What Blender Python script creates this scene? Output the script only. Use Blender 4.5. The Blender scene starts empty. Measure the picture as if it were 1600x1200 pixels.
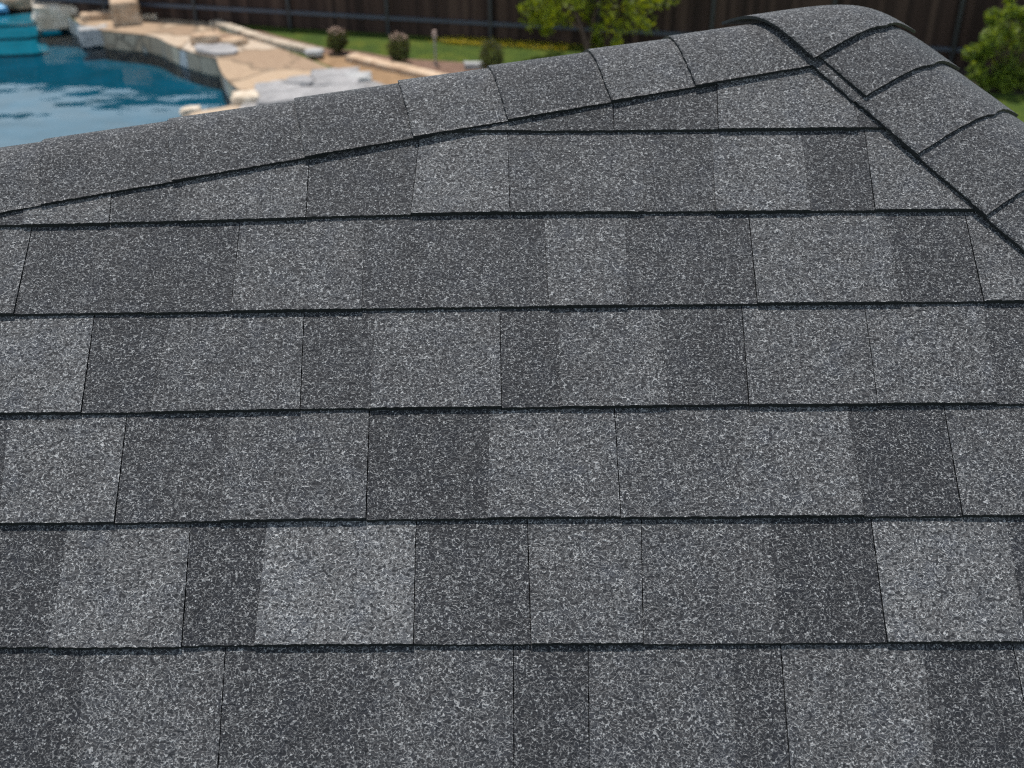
import bpy, bmesh, math, random
from mathutils import Vector, Matrix, noise
from mathutils.geometry import tessellate_polygon
R = math.radians
rnd = random.Random(7)
scene = bpy.context.scene
COL = scene.collection

# ------------------------------------------------------------------ camera, sky, sun, exposure
FPX = 1700.0                       # focal length in pixels of a 1600 wide picture
THETA = R(31.0)                    # pitch of the roof
PITCH = R(63.0) - THETA            # downward tilt of the camera
ROLL = R(-0.65)
CAM = Vector((0.0, 0.0, 8.5))
HPERP = 1.19                       # distance from the lens to the front slope
F_ = Vector((0, math.cos(PITCH), -math.sin(PITCH)))
R0 = Vector((1, 0, 0)); U0 = R0.cross(F_)
RT = R0 * math.cos(ROLL) + U0 * math.sin(ROLL)
UP = -R0 * math.sin(ROLL) + U0 * math.cos(ROLL)
cam_data = bpy.data.cameras.new('camera'); cam = bpy.data.objects.new('camera', cam_data)
COL.objects.link(cam); scene.camera = cam
cam.matrix_world = Matrix((( RT.x, UP.x, -F_.x, CAM.x), (RT.y, UP.y, -F_.y, CAM.y), (RT.z, UP.z, -F_.z, CAM.z), (0, 0, 0, 1)))
cam_data.sensor_width = 36; cam_data.lens = 36 * FPX / 1600
cam_data.clip_start = 0.05; cam_data.clip_end = 3000
cam_data.dof.use_dof = True; cam_data.dof.focus_distance = 1.29; cam_data.dof.aperture_fstop = 6.0
SUN_EL, SUN_AZ = R(68), R(16)      # height; degrees left of the view direction (+y)
world = bpy.data.worlds.new('World'); scene.world = world; world.use_nodes = True
nt = world.node_tree; nt.nodes.clear()
wo = nt.nodes.new('ShaderNodeOutputWorld'); bg = nt.nodes.new('ShaderNodeBackground')
sky = nt.nodes.new('ShaderNodeTexSky'); sky.sky_type = 'NISHITA'; sky.sun_disc = False
sky.sun_elevation = SUN_EL; sky.sun_rotation = -SUN_AZ; sky.dust_density = 1.0
bg.inputs[1].default_value = 0.065
tc = nt.nodes.new('ShaderNodeTexCoord'); mp = nt.nodes.new('ShaderNodeMapping'); mp.inputs['Scale'].default_value = (1, 1, 3.0)
cn = nt.nodes.new('ShaderNodeTexNoise'); cn.inputs['Scale'].default_value = 2.6; cn.inputs['Detail'].default_value = 6
cr = nt.nodes.new('ShaderNodeValToRGB'); cr.color_ramp.elements[0].position = .42; cr.color_ramp.elements[1].position = .62
mx = nt.nodes.new('ShaderNodeMix'); mx.data_type = 'RGBA'; mx.inputs[7].default_value = (18.5, 22, 25, 1)
nt.links.new(tc.outputs['Generated'], mp.inputs[0]); nt.links.new(mp.outputs[0], cn.inputs['Vector'])
sx = nt.nodes.new('ShaderNodeSeparateXYZ'); nt.links.new(tc.outputs['Generated'], sx.inputs[0])
hz = nt.nodes.new('ShaderNodeMapRange'); nt.links.new(sx.outputs[2], hz.inputs[0])
for i_, q_ in enumerate((0.15, 0.50, .30, -.10)): hz.inputs[i_ + 1].default_value = q_
ad = nt.nodes.new('ShaderNodeMath'); ad.operation = 'ADD'; nt.links.new(cn.outputs[0], ad.inputs[0]); nt.links.new(hz.outputs[0], ad.inputs[1])
nt.links.new(ad.outputs[0], cr.inputs[0]); nt.links.new(cr.outputs[0], mx.inputs[0])
nt.links.new(sky.outputs[0], mx.inputs[6]); nt.links.new(mx.outputs[2], bg.inputs[0]); nt.links.new(bg.outputs[0], wo.inputs[0])
sl = bpy.data.lights.new('sun', 'SUN'); sl.energy = 4.8; sl.angle = R(0.5); sl.color = (1, .96, .9)
sun = bpy.data.objects.new('sun', sl); COL.objects.link(sun)
sd = Vector((-math.sin(SUN_AZ) * math.cos(SUN_EL), math.cos(SUN_AZ) * math.cos(SUN_EL), math.sin(SUN_EL)))
sun.rotation_euler = sd.to_track_quat('Z', 'Y').to_euler(); sun.location = (-10, 20, 40)
scene.view_settings.view_transform = 'Standard'; scene.view_settings.look = 'None'
scene.view_settings.exposure = 0.0; scene.view_settings.gamma = 1.0; scene.view_settings.use_curve_mapping = False
scene.render.engine = 'CYCLES'
scene.cycles.use_denoising = False
scene.cycles.filter_width = 1.0
scene.cycles.max_bounces = 6; scene.cycles.transparent_max_bounces = 8
scene.cycles.caustics_reflective = False; scene.cycles.caustics_refractive = False

# ------------------------------------------------------------------ geometry helpers
def ray(x, y): return (F_ * FPX + RT * (x - 800) + UP * (600 - y)).normalized()
def ground(x, y, z=0.0):
    d = ray(x, y); t = (z - CAM.z) / d.z
    return CAM + d * t
NF = Vector((0, -math.sin(THETA), math.cos(THETA)))        # front slope normal
UF = Vector((0, math.cos(THETA), math.sin(THETA)))         # up the slope
OF = CAM - NF * HPERP                                      # foot of the camera on the slope
def fuv(x, y, n=0.0):
    d = ray(x, y); t = (NF.dot(OF - CAM) + n) / NF.dot(d)
    p = CAM + d * t - OF
    return p.x, p.dot(UF)
def fw(u, v, n=0.0): return OF + Vector((u, 0, 0)) + UF * v + NF * n

def link(o, parent=None):
    COL.objects.link(o)
    if parent is not None: o.parent = parent
    return o
def tag(o, label=None, cat=None, group=None, kind=None):
    if label: o['label'] = label
    if cat: o['category'] = cat
    if group: o['group'] = group
    if kind: o['kind'] = kind
    return o
def empty(name, loc, label, cat, group=None):
    o = bpy.data.objects.new(name, None); o.location = loc; link(o); bpy.context.view_layer.update()
    return tag(o, label, cat, group)
def mesh_obj(name, verts, faces, mat, parent=None, smooth=False, tones=None):
    base = parent
    off = Vector((0, 0, 0))
    while base is not None: off = off + base.location; base = base.parent
    me = bpy.data.meshes.new(name)
    me.from_pydata([tuple(Vector(v) - off) for v in verts], [], faces)
    me.materials.append(mat); me.validate(); 
    if smooth:
        for p in me.polygons: p.use_smooth = True
    if tones is not None:
        a = me.attributes.new('tone', 'FLOAT', 'FACE')
        for i in range(len(me.polygons)): a.data[i].value = tones if isinstance(tones, float) else tones[min(i, len(tones) - 1)]
    return link(bpy.data.objects.new(name, me), parent)
def place(o, loc):        # give a top-level mesh its origin at its base
    loc = Vector(loc)
    for v in o.data.vertices: v.co -= loc
    o.location = loc
    return o

# ------------------------------------------------------------------ materials
class NT:
    def __init__(s, name):
        s.m = bpy.data.materials.new(name); s.m.use_nodes = True; s.t = s.m.node_tree
        s.b = s.t.nodes['Principled BSDF']; s.out = s.t.nodes['Material Output']
    def n(s, typ, **kw):
        nd = s.t.nodes.new('ShaderNode' + typ)
        for k, v in kw.items(): setattr(nd, k, v)
        return nd
    def l(s, a, b): s.t.links.new(a, b)
    def coord(s, scale=(1, 1, 1)):
        c = s.n('TexCoord'); m = s.n('Mapping'); m.inputs['Scale'].default_value = scale
        s.l(c.outputs['Object'], m.inputs[0]); return m.outputs[0]
    def noise(s, vec, scale, detail=3, rough=.5, dist=0):
        t = s.n('TexNoise'); t.inputs['Scale'].default_value = scale; t.inputs['Detail'].default_value = detail
        t.inputs['Roughness'].default_value = rough; t.inputs['Distortion'].default_value = dist
        s.l(vec, t.inputs['Vector']); return t.outputs[0]
    def vor(s, vec, scale, feature='F1'):
        t = s.n('TexVoronoi', feature=feature); t.inputs['Scale'].default_value = scale; s.l(vec, t.inputs['Vector']); return t
    def math(s, op, a, b=0.0, c=0.0, clamp=False):
        m = s.n('Math', operation=op, use_clamp=clamp)
        for i, v in enumerate((a, b, c)):
            if isinstance(v, (int, float)): m.inputs[i].default_value = v
            else: s.l(v, m.inputs[i])
        return m.outputs[0]
    def rng(s, v, a, b, c=0.0, d=1.0):
        m = s.n('MapRange'); s.l(v, m.inputs[0])
        for i, q in enumerate((a, b, c, d)): m.inputs[i + 1].default_value = q
        return m.outputs[0]
    def ramp(s, v, stops):
        r = s.n('ValToRGB'); e = r.color_ramp.elements
        while len(e) < len(stops): e.new(.5)
        for q, (p, c) in zip(e, stops): q.position = p; q.color = (*c, 1)
        s.l(v, r.inputs[0]); return r.outputs[0]
    def mix(s, f, a, b, blend='MIX'):
        m = s.n('Mix', data_type='RGBA', blend_type=blend)
        for i, v in ((0, f), (6, a), (7, b)):
            if isinstance(v, (int, float)): m.inputs[i].default_value = v
            elif isinstance(v, tuple): m.inputs[i].default_value = (*v, 1)
            else: s.l(v, m.inputs[i])
        return m.outputs[2]
    def bump(s, h, dist, strength=1.0):
        b = s.n('Bump'); b.inputs['Strength'].default_value = strength; b.inputs['Distance'].default_value = dist
        s.l(h, b.inputs['Height']); s.l(b.outputs[0], s.b.inputs['Normal']); return b
    def col(s, c):
        if isinstance(c, tuple): s.b.inputs['Base Color'].default_value = (*c, 1)
        else: s.l(c, s.b.inputs['Base Color'])
    def rough(s, r): s.b.inputs['Roughness'].default_value = r; s.b.inputs['Specular IOR Level'].default_value = .3 if r > .6 else .5

def granule_material():
    k = NT('asphalt_granules'); v = k.coord()
    at = k.n('Attribute', attribute_name='tone')
    tone = at.outputs['Fac']
    n1 = k.noise(v, 215, 0.4, .5, .4); n2 = k.noise(v, 290, 0.4, .5, .3); n3 = k.noise(v, 80, 2, .5)
    big = k.noise(v, 9, 4, .6)
    mid = k.noise(v, 45, 2, .6)
    w1 = k.rng(k.math('ABSOLUTE', k.math('SUBTRACT', n1, .5)), .060, .012)
    w2 = k.rng(k.math('ABSOLUTE', k.math('SUBTRACT', n2, .53)), .055, .012)
    gate = k.rng(n3, .40, .60)
    gate2 = k.rng(n3, .58, .42)
    worms = k.math('MAXIMUM', k.math('MULTIPLY', w1, gate), k.math('MULTIPLY', w2, gate2))
    vr = k.vor(v, 400)
    sp = k.n('SeparateColor'); k.l(vr.outputs['Color'], sp.inputs[0])
    spark = k.math('MULTIPLY', k.rng(sp.outputs[0], .80, .97), k.rng(vr.outputs['Distance'], .55, .2))
    pit = k.rng(sp.outputs[1], .0, .35, 0, 1)
    tn = k.math('ADD', tone, k.math('ADD', k.rng(big, .3, .7, -.09, .09), k.rng(mid, .3, .7, -.06, .06)))
    base = k.ramp(tn, [(0.0, (.010, .0108, .0138)), (.3, (.0185, .0195, .0235)), (.7, (.049, .0500, .0540)), (1.0, (.086, .087, .091))])
    tint = k.ramp(k.noise(v, 26, 3, .6), [(.3, (.93, .98, 1.08)), (.5, (1, 1, 1)), (.72, (1.03, .99, .97))])
    base = k.mix(1.0, base, tint, 'MULTIPLY')
    amt = k.math('MULTIPLY', worms, k.rng(tn, 0, 1, .30, .80))
    c = k.mix(amt, base, (.47, .475, .48))
    c = k.mix(k.math('MULTIPLY', spark, .6), c, (.56, .57, .58))
    dk = k.math('MULTIPLY', k.rng(n2, .42, .34), .75)
    c = k.mix(dk, c, (.008, .009, .012))
    k.col(c); k.rough(.78)
    h = k.math('ADD', k.math('MULTIPLY', worms, .6), k.math('ADD', k.math('MULTIPLY', vr.outputs['Distance'], -.6), n1))
    k.bump(h, .0014, .9)
    return k.m
def plain(name, c, r=.7, var=0.0, sc=8, bump=0.0):
    k = NT(name)
    if var:
        v = k.coord(); n = k.noise(v, sc, 4, .6)
        lo = tuple(x * (1 - var) for x in c); hi = tuple(min(1, x * (1 + var)) for x in c)
        k.col(k.ramp(n, [(.3, lo), (.7, hi)]))
        if bump: k.bump(n, bump)
    else: k.col(c)
    k.rough(r); return k.m
def rock_material(name, a, b, c):
    k = NT(name); v = k.coord(); n = k.noise(v, 2.2, 6, .62); m = k.noise(v, 14, 4, .6)
    k.col(k.mix(k.rng(m, .5, .75, 0, .6), k.ramp(n, [(.32, a), (.5, b), (.68, c)]), tuple(x * .45 for x in a)))
    k.rough(.9); k.bump(k.math('ADD', n, k.math('MULTIPLY', m, .3)), .06); return k.m
M = {}
M['gran'] = granule_material()
M['asph'] = plain('asphalt_mat_edge', (.007, .009, .011), .6, .3, 200)  # asphalt edge, kept near black to deepen the shadow line below each course
M['deck'] = plain('roofing_felt', (.012, .012, .013), .9)
M['wall'] = plain('stucco', (.55, .5, .43), .9, .08, 20, .01)
M['trim'] = plain('white_trim', (.7, .69, .66), .5)
k = NT('lawn_grass'); v = k.coord(); n = k.noise(v, 1.3, 5, .65); f = k.noise(v, 22, 4, .7)
k.col(k.mix(k.rng(f, .35, .7, 0, .6), k.ramp(n, [(.3, (.034, .075, .003)), (.5, (.078, .125, .006)), (.7, (.155, .175, .010))]), (.022, .045, .006)))
k.rough(.9); k.bump(f, .08); M['lawn'] = k.m
k = NT('dry_ground'); v = k.coord(); n = k.noise(v, .6, 5, .6)
k.col(k.ramp(n, [(.3, (.10, .13, .03)), (.7, (.16, .18, .06))])); k.rough(.95); M['ground'] = k.m
k = NT('bark_mulch'); v = k.coord(); n = k.noise(v, 5, 5, .7); f = k.noise(v, 30, 3, .7)
k.col(k.mix(k.rng(f, .4, .65, 0, .7), k.ramp(n, [(.3, (.20, .11, .075)), (.7, (.40, .26, .19))]), (.10, .055, .04)))
k.rough(.95); k.bump(f, .06); M['mulch'] = k.m
k = NT('bare_soil'); v = k.coord(); n = k.noise(v, 3, 5, .7)
k.col(k.ramp(n, [(.3, (.20, .12, .06)), (.7, (.36, .23, .13))])); k.rough(.95); k.bump(n, .05); M['soil'] = k.m
M['shade_soil'] = plain('bush_shaded_soil', (.055, .040, .032), .95, .4, 6, .04)  # bed soil darkened to carry the shade under the bush
def flag_material(name, a, b, c, scale):
    k = NT(name); v = k.coord((1, 1, .2)); wob = k.noise(v, 1.5, 3, .5)
    cb = k.n('CombineXYZ'); k.l(wob, cb.inputs[0]); k.l(wob, cb.inputs[1])
    va = k.n('VectorMath', operation='ADD'); k.l(v, va.inputs[0]); k.l(cb.outputs[0], va.inputs[1])
    e = k.vor(va.outputs[0], scale, 'DISTANCE_TO_EDGE'); q = k.vor(va.outputs[0], scale)
    s = k.n('SeparateColor'); k.l(q.outputs['Color'], s.inputs[0])
    base = k.ramp(k.math('ADD', k.math('MULTIPLY', s.outputs[0], .6), k.math('MULTIPLY', k.noise(v, 5, 5, .6), .4)), [(.2, a), (.5, b), (.8, c)])
    j = k.rng(e.outputs['Distance'], .045, .015)
    k.col(k.mix(k.math('MULTIPLY', j, .8), base, tuple(x * .45 for x in b))); k.rough(.85)
    k.bump(k.math('SUBTRACT', k.noise(v, 9, 4), j), .02); return k.m
M['flag'] = flag_material('tan_flagstone', (.30, .205, .135), (.43, .31, .205), (.50, .42, .34), .62)
M['flag_grey'] = flag_material('grey_flagstone', (.28, .27, .265), (.37, .355, .35), (.46, .43, .41), 1.1)
M['flag_edge'] = flag_material('pale_coping_stone', (.40, .34, .27), (.52, .42, .32), (.6, .52, .42), 1.6)
k = NT('stone_veneer'); v = k.coord((1, 1, .5)); q = k.vor(v, 1.9); e = k.vor(v, 1.9, 'DISTANCE_TO_EDGE')
s = k.n('SeparateColor'); k.l(q.outputs['Color'], s.inputs[0])
c = k.ramp(s.outputs[0], [(0, (.46, .34, .23)), (.3, (.48, .45, .36)), (.55, (.66, .70, .72)), (.75, (.74, .68, .52)), (1, (.55, .36, .24))])
c = k.mix(k.rng(k.noise(v, 9, 5, .6), .35, .7, 0, .5), c, (.22, .18, .14))
k.col(k.mix(k.rng(e.outputs['Distance'], .06, .02, 0, .7), c, (.10, .08, .06))); k.rough(.8); k.bump(e.outputs['Distance'], .05); M['veneer'] = k.m
M['rock_tan'] = rock_material('tan_sandstone', (.34, .22, .14), (.52, .37, .25), (.62, .48, .35))
M['rock_pale'] = rock_material('pale_limestone', (.44, .35, .25), (.66, .55, .43), (.80, .71, .60))
M['rock_grey'] = rock_material('grey_slate', (.22, .215, .22), (.32, .31, .31), (.40, .385, .385))
M['rock_white'] = rock_material('white_limestone', (.30, .30, .30), (.42, .415, .41), (.52, .51, .49))
M['rock_blue'] = plain('pale_blue_vinyl', (.14, .42, .70), .35, .15, 6)
M['tank'] = plain('pool_plaster', (.004, .080, .125), .7, .3, 1.2)
M['step'] = plain('pale_pool_plaster', (.060, .20, .25), .7, .15, 2)
k = NT('fence_boards'); tcn = k.n('TexCoord'); spx = k.n('SeparateXYZ'); k.l(tcn.outputs['Object'], spx.inputs[0])
wn = k.n('TexWhiteNoise', noise_dimensions='1D'); k.l(k.math('FLOOR', k.math('MULTIPLY', spx.outputs[0], 1 / .145)), wn.inputs['W'])
v = k.coord((4, 4, .5)); g = k.noise(v, 1.5, 5, .6)
c = k.ramp(k.math('ADD', k.math('MULTIPLY', wn.outputs[0], .6), k.math('MULTIPLY', g, .4)), [(.2, (.022, .012, .009)), (.55, (.045, .025, .019)), (.85, (.080, .048, .035))])
k.col(c); k.rough(.85); k.bump(g, .01); M['boards'] = k.m
M['post'] = plain('dark_metal', (.025, .026, .028), .5, .2, 10)
M['rail'] = plain('blue_grey_metal', (.055, .066, .09), .45, .2, 8)
M['bark'] = plain('bark', (.09, .06, .045), .9, .4, 12, .03)
def leaf_mat(name, a, b, sss=True):
    k = NT(name); oi = k.n('ObjectInfo'); gi = k.n('NewGeometry')
    v = k.coord(); n = k.noise(v, 1.6, 3, .6)
    f = k.math('ADD', k.math('MULTIPLY', gi.outputs['Random Per Island'], .6), k.math('MULTIPLY', n, .4))
    c = k.ramp(f, [(.2, a), (.8, b)]); k.col(c); k.rough(.55)
    tr = k.n('BsdfTranslucent'); k.l(k.mix(1.0, c, (1.5, 1.35, .5), 'MULTIPLY'), tr.inputs[0]); ms = k.n('MixShader'); ms.inputs[0].default_value = .5
    k.l(k.b.outputs[0], ms.inputs[1]); k.l(tr.outputs[0], ms.inputs[2]); k.l(ms.outputs[0], k.out.inputs[0])
    return k.m
M['leaf_tree'] = leaf_mat('young_tree_leaves', (.07, .11, .008), (.30, .36, .015))
M['leaf_bush'] = leaf_mat('bush_leaves', (.045, .09, .012), (.27, .35, .04))
M['leaf_dark'] = leaf_mat('clipped_shrub_leaves', (.035, .045, .012), (.10, .11, .035))
M['bloom'] = plain('sunlit_pink_blooms', (.32, .22, .17), .8, .35, 40)  # pinkish flower tops, paler colour also stands for sun on the crown
M['leaf_yellow'] = leaf_mat('yellow_leaves', (.30, .27, .02), (.5, .42, .03))
k = NT('pool_water'); v = k.coord((1, 1.5, 1)); a = k.noise(v, .42, 1, .5); b = k.noise(v, 1.1, 1, .5)
bp = k.n('Bump'); bp.inputs['Distance'].default_value = .14; bp.inputs['Strength'].default_value = .35
k.l(k.math('ADD', a, k.math('MULTIPLY', b, .30)), bp.inputs['Height'])
fr = k.n('Fresnel'); fr.inputs['IOR'].default_value = 1.5; k.l(bp.outputs[0], fr.inputs['Normal'])
gl = k.n('BsdfGlossy'); gl.inputs['Roughness'].default_value = .05; k.l(bp.outputs[0], gl.inputs['Normal'])
tp = k.n('BsdfTransparent'); tp.inputs[0].default_value = (.25, .80, .90, 1)
ms = k.n('MixShader'); k.l(fr.outputs[0], ms.inputs[0]); k.l(tp.outputs[0], ms.inputs[1]); k.l(gl.outputs[0], ms.inputs[2]); k.l(ms.outputs[0], k.out.inputs[0])
M['water'] = k.m

# ------------------------------------------------------------------ the roof: three slopes meeting at one apex
def eline(p, q, n):
    a = Vector(fuv(*p, n)); b = Vector(fuv(*q, n)); return a, (b - a).normalized()
CAPN = .012
LA, LD = eline((1270, 97), (0, 327), CAPN)          # front edge line of the ridge caps, running left
HA, HD = eline((1270, 92), (1543, 335), CAPN)       # front edge line of the hip caps, running right
SIDE_TILT = 0.6
WLA, WLB, WHA, WHB = .106, .124, .140, .157      # cap width at the apex, 1.2 m down the ridge, on the hip
LNrm = Vector((-LD.y, LD.x)); LNrm = LNrm if LNrm.y > 0 else -LNrm     # from edge towards the crest
HNrm = Vector((-HD.y, HD.x)); HNrm = HNrm if HNrm.x > 0 else -HNrm
LC, HC = LA + LNrm * WLA, HA + HNrm * WHA
HDC = (HA + HD * .4 + HNrm * WHB - HC).normalized()
HCN = Vector((-HDC.y, HDC.x)); HCN = HCN if HCN.x > 0 else -HCN
LDC = (LA + LD * 1.2 + LNrm * WLB - LC).normalized()
LCN = Vector((-LDC.y, LDC.x)); LCN = LCN if LCN.y > 0 else -LCN
den = LDC.x * HDC.y - LDC.y * HDC.x
tt = ((HC.x - LC.x) * HDC.y - (HC.y - LC.y) * HDC.x) / den
APX = LC + LDC * tt                                   # apex in slope coordinates
APEX = fw(APX.x, APX.y)
L3 = (fw(*(APX + LDC)) - APEX).normalized(); H3 = (fw(*(APX + HDC)) - APEX).normalized()
def other_plane(d3):
    A = math.hypot(d3.x, d3.y); ph = math.atan2(d3.y, d3.x); c = math.acos(-d3.z * math.cos(THETA) / (A * math.sin(THETA)))
    best = None
    for s in (1, -1):
        az = ph + s * c
        dv = abs((az + math.pi / 2 + math.pi) % (2 * math.pi) - math.pi)
        if best is None or dv > best[0]: best = (dv, az)
    return best[1]
AZB = other_plane(L3)
NB = Vector((math.sin(THETA) * math.cos(AZB), math.sin(THETA) * math.sin(AZB), math.cos(THETA)))
rv = ray(1560, 165)
NS = H3.cross(rv).normalized(); NS = NS if NS.z > 0 else -NS
q_ = Matrix.Rotation(R(SIDE_TILT), 3, H3); n_ = q_ @ NS
NS = n_ if n_.dot(rv) > 0 else q_.transposed() @ NS
print('side pitch', math.degrees(math.acos(NS.z)), math.degrees(math.atan2(NS.y, NS.x)), 'back az', math.degrees(AZB), 'apex', APEX)
KS = .024
def pz(n, x, y): return APEX.z - (n.x * (x - APEX.x) + n.y * (y - APEX.y)) / n.z
def zs(x, y, ks=KS):
    z = [pz(n, x, y) for n in (NF, NB, NS)]; m = min(z)
    return m - ks * math.log(sum(math.exp(-(q - m) / ks) for q in z))
def surf(x, y, h):
    e = .002
    gx = (zs(x + e, y) - zs(x - e, y)) / (2 * e); gy = (zs(x, y + e) - zs(x, y - e)) / (2 * e)
    n = Vector((-gx, -gy, 1)).normalized()
    return Vector((x, y, zs(x, y))) + n * h

ROOT = Vector((-1.5, 1.2, 0))
house = empty('house', ROOT, 'house roofed with charcoal grey asphalt shingles and rounded ridge caps', 'house')

# --- courses of the front slope
ROWS = [   # bottom line (pixels), then tab boundaries (x at top, x at bottom, open joint?) and tones
 dict(line=[(560, 206), (690, 204), (960, 203), (1200, 201), (1380, 199)],
      b=[(828, 830, 0), (957, 959, 1), (1119, 1122, 1), (1320, 1340, 0)], t=[.5, .22, .30, .68, .28]),
 dict(line=[(-60, 354), (0, 352), (150, 349), (300, 345), (550, 337), (800, 332), (1150, 330), (1510, 327), (1660, 326)],
      b=[(-190, -210, 1), (42, 36, 0), (181, 171, 1), (292, 281, 0), (485, 478, 1), (656, 642, 1), (793, 797, 1), (1003, 1006, 0), (1112, 1118, 0), (1251, 1266, 0), (1351, 1367, 1)],
      t=[.4, .25, .72, .32, .66, .36, .74, .52, .40, .72, .30, .66]),
 dict(line=[(0, 492), (200, 489), (400, 485), (800, 479), (1200, 474), (1600, 471)],
      b=[(-200, -240, 1), (50, 22, 1), (237, 226, 0), (375, 361, 1), (570, 565, 0), (850, 858, 0), (977, 980, 0), (1170, 1183, 1), (1382, 1407, 0), (1507, 1537, 1)],
      t=[.3, .6, .38, .28, .60, .36, .66, .33, .66, .30, .62]),
 dict(line=[(0, 645), (200, 644), (400, 640), (800, 636), (1200, 632), (1600, 630)],
      b=[(-130, -160, 1), (147, 127, 1), (268, 236, 0), (475, 469, 1), (586, 579, 0), (781, 784, 1), (872, 875, 0), (1028, 1045, 0), (1159, 1170, 1), (1351, 1371, 1), (1536, 1558, 0)],
      t=[.3, .78, .30, .54, .34, .62, .28, .60, .32, .58, .64, .34]),
 dict(line=[(0, 818), (200, 817), (400, 813), (800, 809), (1200, 807), (1600, 806)],
      b=[(-190, -220, 1), (12, 0, 0), (198, 179, 1), (357, 344, 0), (577, 572, 1), (765, 762, 0), (960, 970, 1), (1150, 1158, 0), (1323, 1350, 0), (1475, 1504, 1), (1680, 1720, 1)],
      t=[.5, .3, .68, .36, .52, .24, .64, .52, .68, .24, .58, .4]),
 dict(line=[(0, 1012), (200, 1011), (400, 1009), (800, 1007), (1200, 1005), (1600, 1003)],
      b=[(-130, -165, 1), (106, 77, 0), (297, 284, 1), (417, 398, 0), (650, 646, 1), (824, 830, 1), (1002, 1005, 1), (1201, 1220, 0), (1361, 1386, 1), (1572, 1603, 0), (1700, 1740, 1)],
      t=[.5, .28, .74, .22, .88, .34, .62, .50, .20, .80, .3, .5]),
 dict(line=[(0, 1232), (400, 1229), (800, 1227), (1600, 1223)],
      b=[(-180, -215, 1), (133, 118, 0), (352, 339, 1), (585, 570, 0), (802, 803, 1), (919, 921, 1), (1146, 1152, 0), (1220, 1236, 1), (1443, 1462, 0), (1583, 1625, 1), (1760, 1810, 1)],
      t=[.5, .26, .56, .34, .50, .26, .50, .28, .64, .20, .6, .4]),
]
VSTEP = .143
def line_v(pts):
    P = [fuv(x, y, .004) for x, y in pts]
    def f(u):
        if u <= P[0][0]: a, b = P[0], P[1]; 
        elif u >= P[-1][0]: a, b = P[-2], P[-1]
        else:
            for a, b in zip(P, P[1:]):
                if a[0] <= u <= b[0]: break
        s = (b[1] - a[1]) / (b[0] - a[0])
        if u < P[0][0] or u > P[-1][0]: s = max(-.01, min(.01, s))
        base = a if u >= a[0] else P[0]
        if u > P[-1][0]: base = P[-1]
        return base[1] + s * (u - base[0])
    return f
def interp_y(pts, x):
    for a, b in zip(pts, pts[1:]):
        if a[0] <= x <= b[0]: break
    else:
        a, b = (pts[0], pts[1]) if x < pts[0][0] else (pts[-2], pts[-1])
    return a[1] + (b[1] - a[1]) * (x - a[0]) / (b[0] - a[0])
def clip(poly, a, nrm, inset):     # keep the side where (p-a).nrm <= -inset
    out = []
    for i in range(len(poly)):
        p, q = poly[i], poly[(i + 1) % len(poly)]
        dp, dq = (p - a).dot(nrm) + inset, (q - a).dot(nrm) + inset
        if dp <= 0: out.append(p)
        if (dp <= 0) != (dq <= 0): out.append(p + (q - p) * (dp / (dp - dq)))
    return out

def tab_geo(ub, ut, fb, vtop, t, to3, clips, cl=0.0, cr=0.0, rag=.0006, over=.03, step=.004):
    # ub = (left,right) at the bottom line, ut = the same at vtop; cl / cr = half of the open joint at either side
    n = max(2, int((ub[1] - ub[0]) / step)); pts = []
    jl = rnd.uniform(-.0008, .0008) if rag else 0
    for i in range(n + 1):
        u = ub[0] + cl + (ub[1] - ub[0] - cl - cr) * i / n
        pts.append(Vector((u, fb(u) + jl + rnd.uniform(-rag, rag))))
    def side(k, off):
        r = []; vb = fb(ub[k]); m = 26 if rag else 3
        for j in range(1, m + 1):
            s = j / m * (vtop + over - vb) / (vtop - vb)
            r.append(Vector((ub[k] + (ut[k] - ub[k]) * s + off + rnd.uniform(-rag, rag) * .4, vb + (vtop - vb) * s)))
        return r
    pts += side(1, -cr) + list(reversed(side(0, cl)))
    for a, nr, ins in clips: pts = clip(pts, a, nr, ins)
    q = []
    for p in pts:
        if not q or (p - q[-1]).length > 1e-6: q.append(p)
    if len(q) > 2 and (q[0] - q[-1]).length < 1e-6: q.pop()
    if len(q) < 3: return None
    vb0 = fb((ub[0] + ub[1]) / 2)
    def h(p): return t * (1 - (p.y - vb0) / (vtop - vb0))
    N = len(q)
    verts = [to3(p.x, p.y, h(p)) for p in q] + [to3(p.x, p.y - (.0012 if rag and p.y < fb(p.x) + .002 else 0), min(h(p), 0) - .0008) for p in q]  # black lip juts out below the butt, thickening its contact shadow
    fix = []
    for a, b, c in tessellate_polygon([[Vector((p.x, p.y, 0)) for p in q]]):
        s = (q[b] - q[a]).x * (q[c] - q[a]).y - (q[b] - q[a]).y * (q[c] - q[a]).x
        if abs(s) < 1e-12: continue
        fix.append((a, b, c) if s > 0 else (a, c, b))
    return verts, fix, [(i + N, (i + 1) % N + N, (i + 1) % N, i) for i in range(N)]
def gran_obj(name, parent, geos):      # geos = [(verts, top faces, rim faces, tone)]
    V, Fc, mi, tn = [], [], [], []
    for vs, top, rim, tone in geos:
        b = len(V); V += vs
        for f in top: Fc.append(tuple(i + b for i in f)); mi.append(0); tn.append(tone)
        for f in rim: Fc.append(tuple(i + b for i in f)); mi.append(1); tn.append(tone)
    off = Vector((0, 0, 0)); base = parent
    while base is not None: off = off + base.location; base = base.parent
    me = bpy.data.meshes.new(name); me.from_pydata([tuple(v - off) for v in V], [], Fc)
    me.materials.append(M['gran']); me.materials.append(M['asph'])
    me.polygons.foreach_set('material_index', mi)
    at = me.attributes.new('tone', 'FLOAT', 'FACE'); at.data.foreach_set('value', tn)
    return link(bpy.data.objects.new(name, me), parent)

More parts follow.
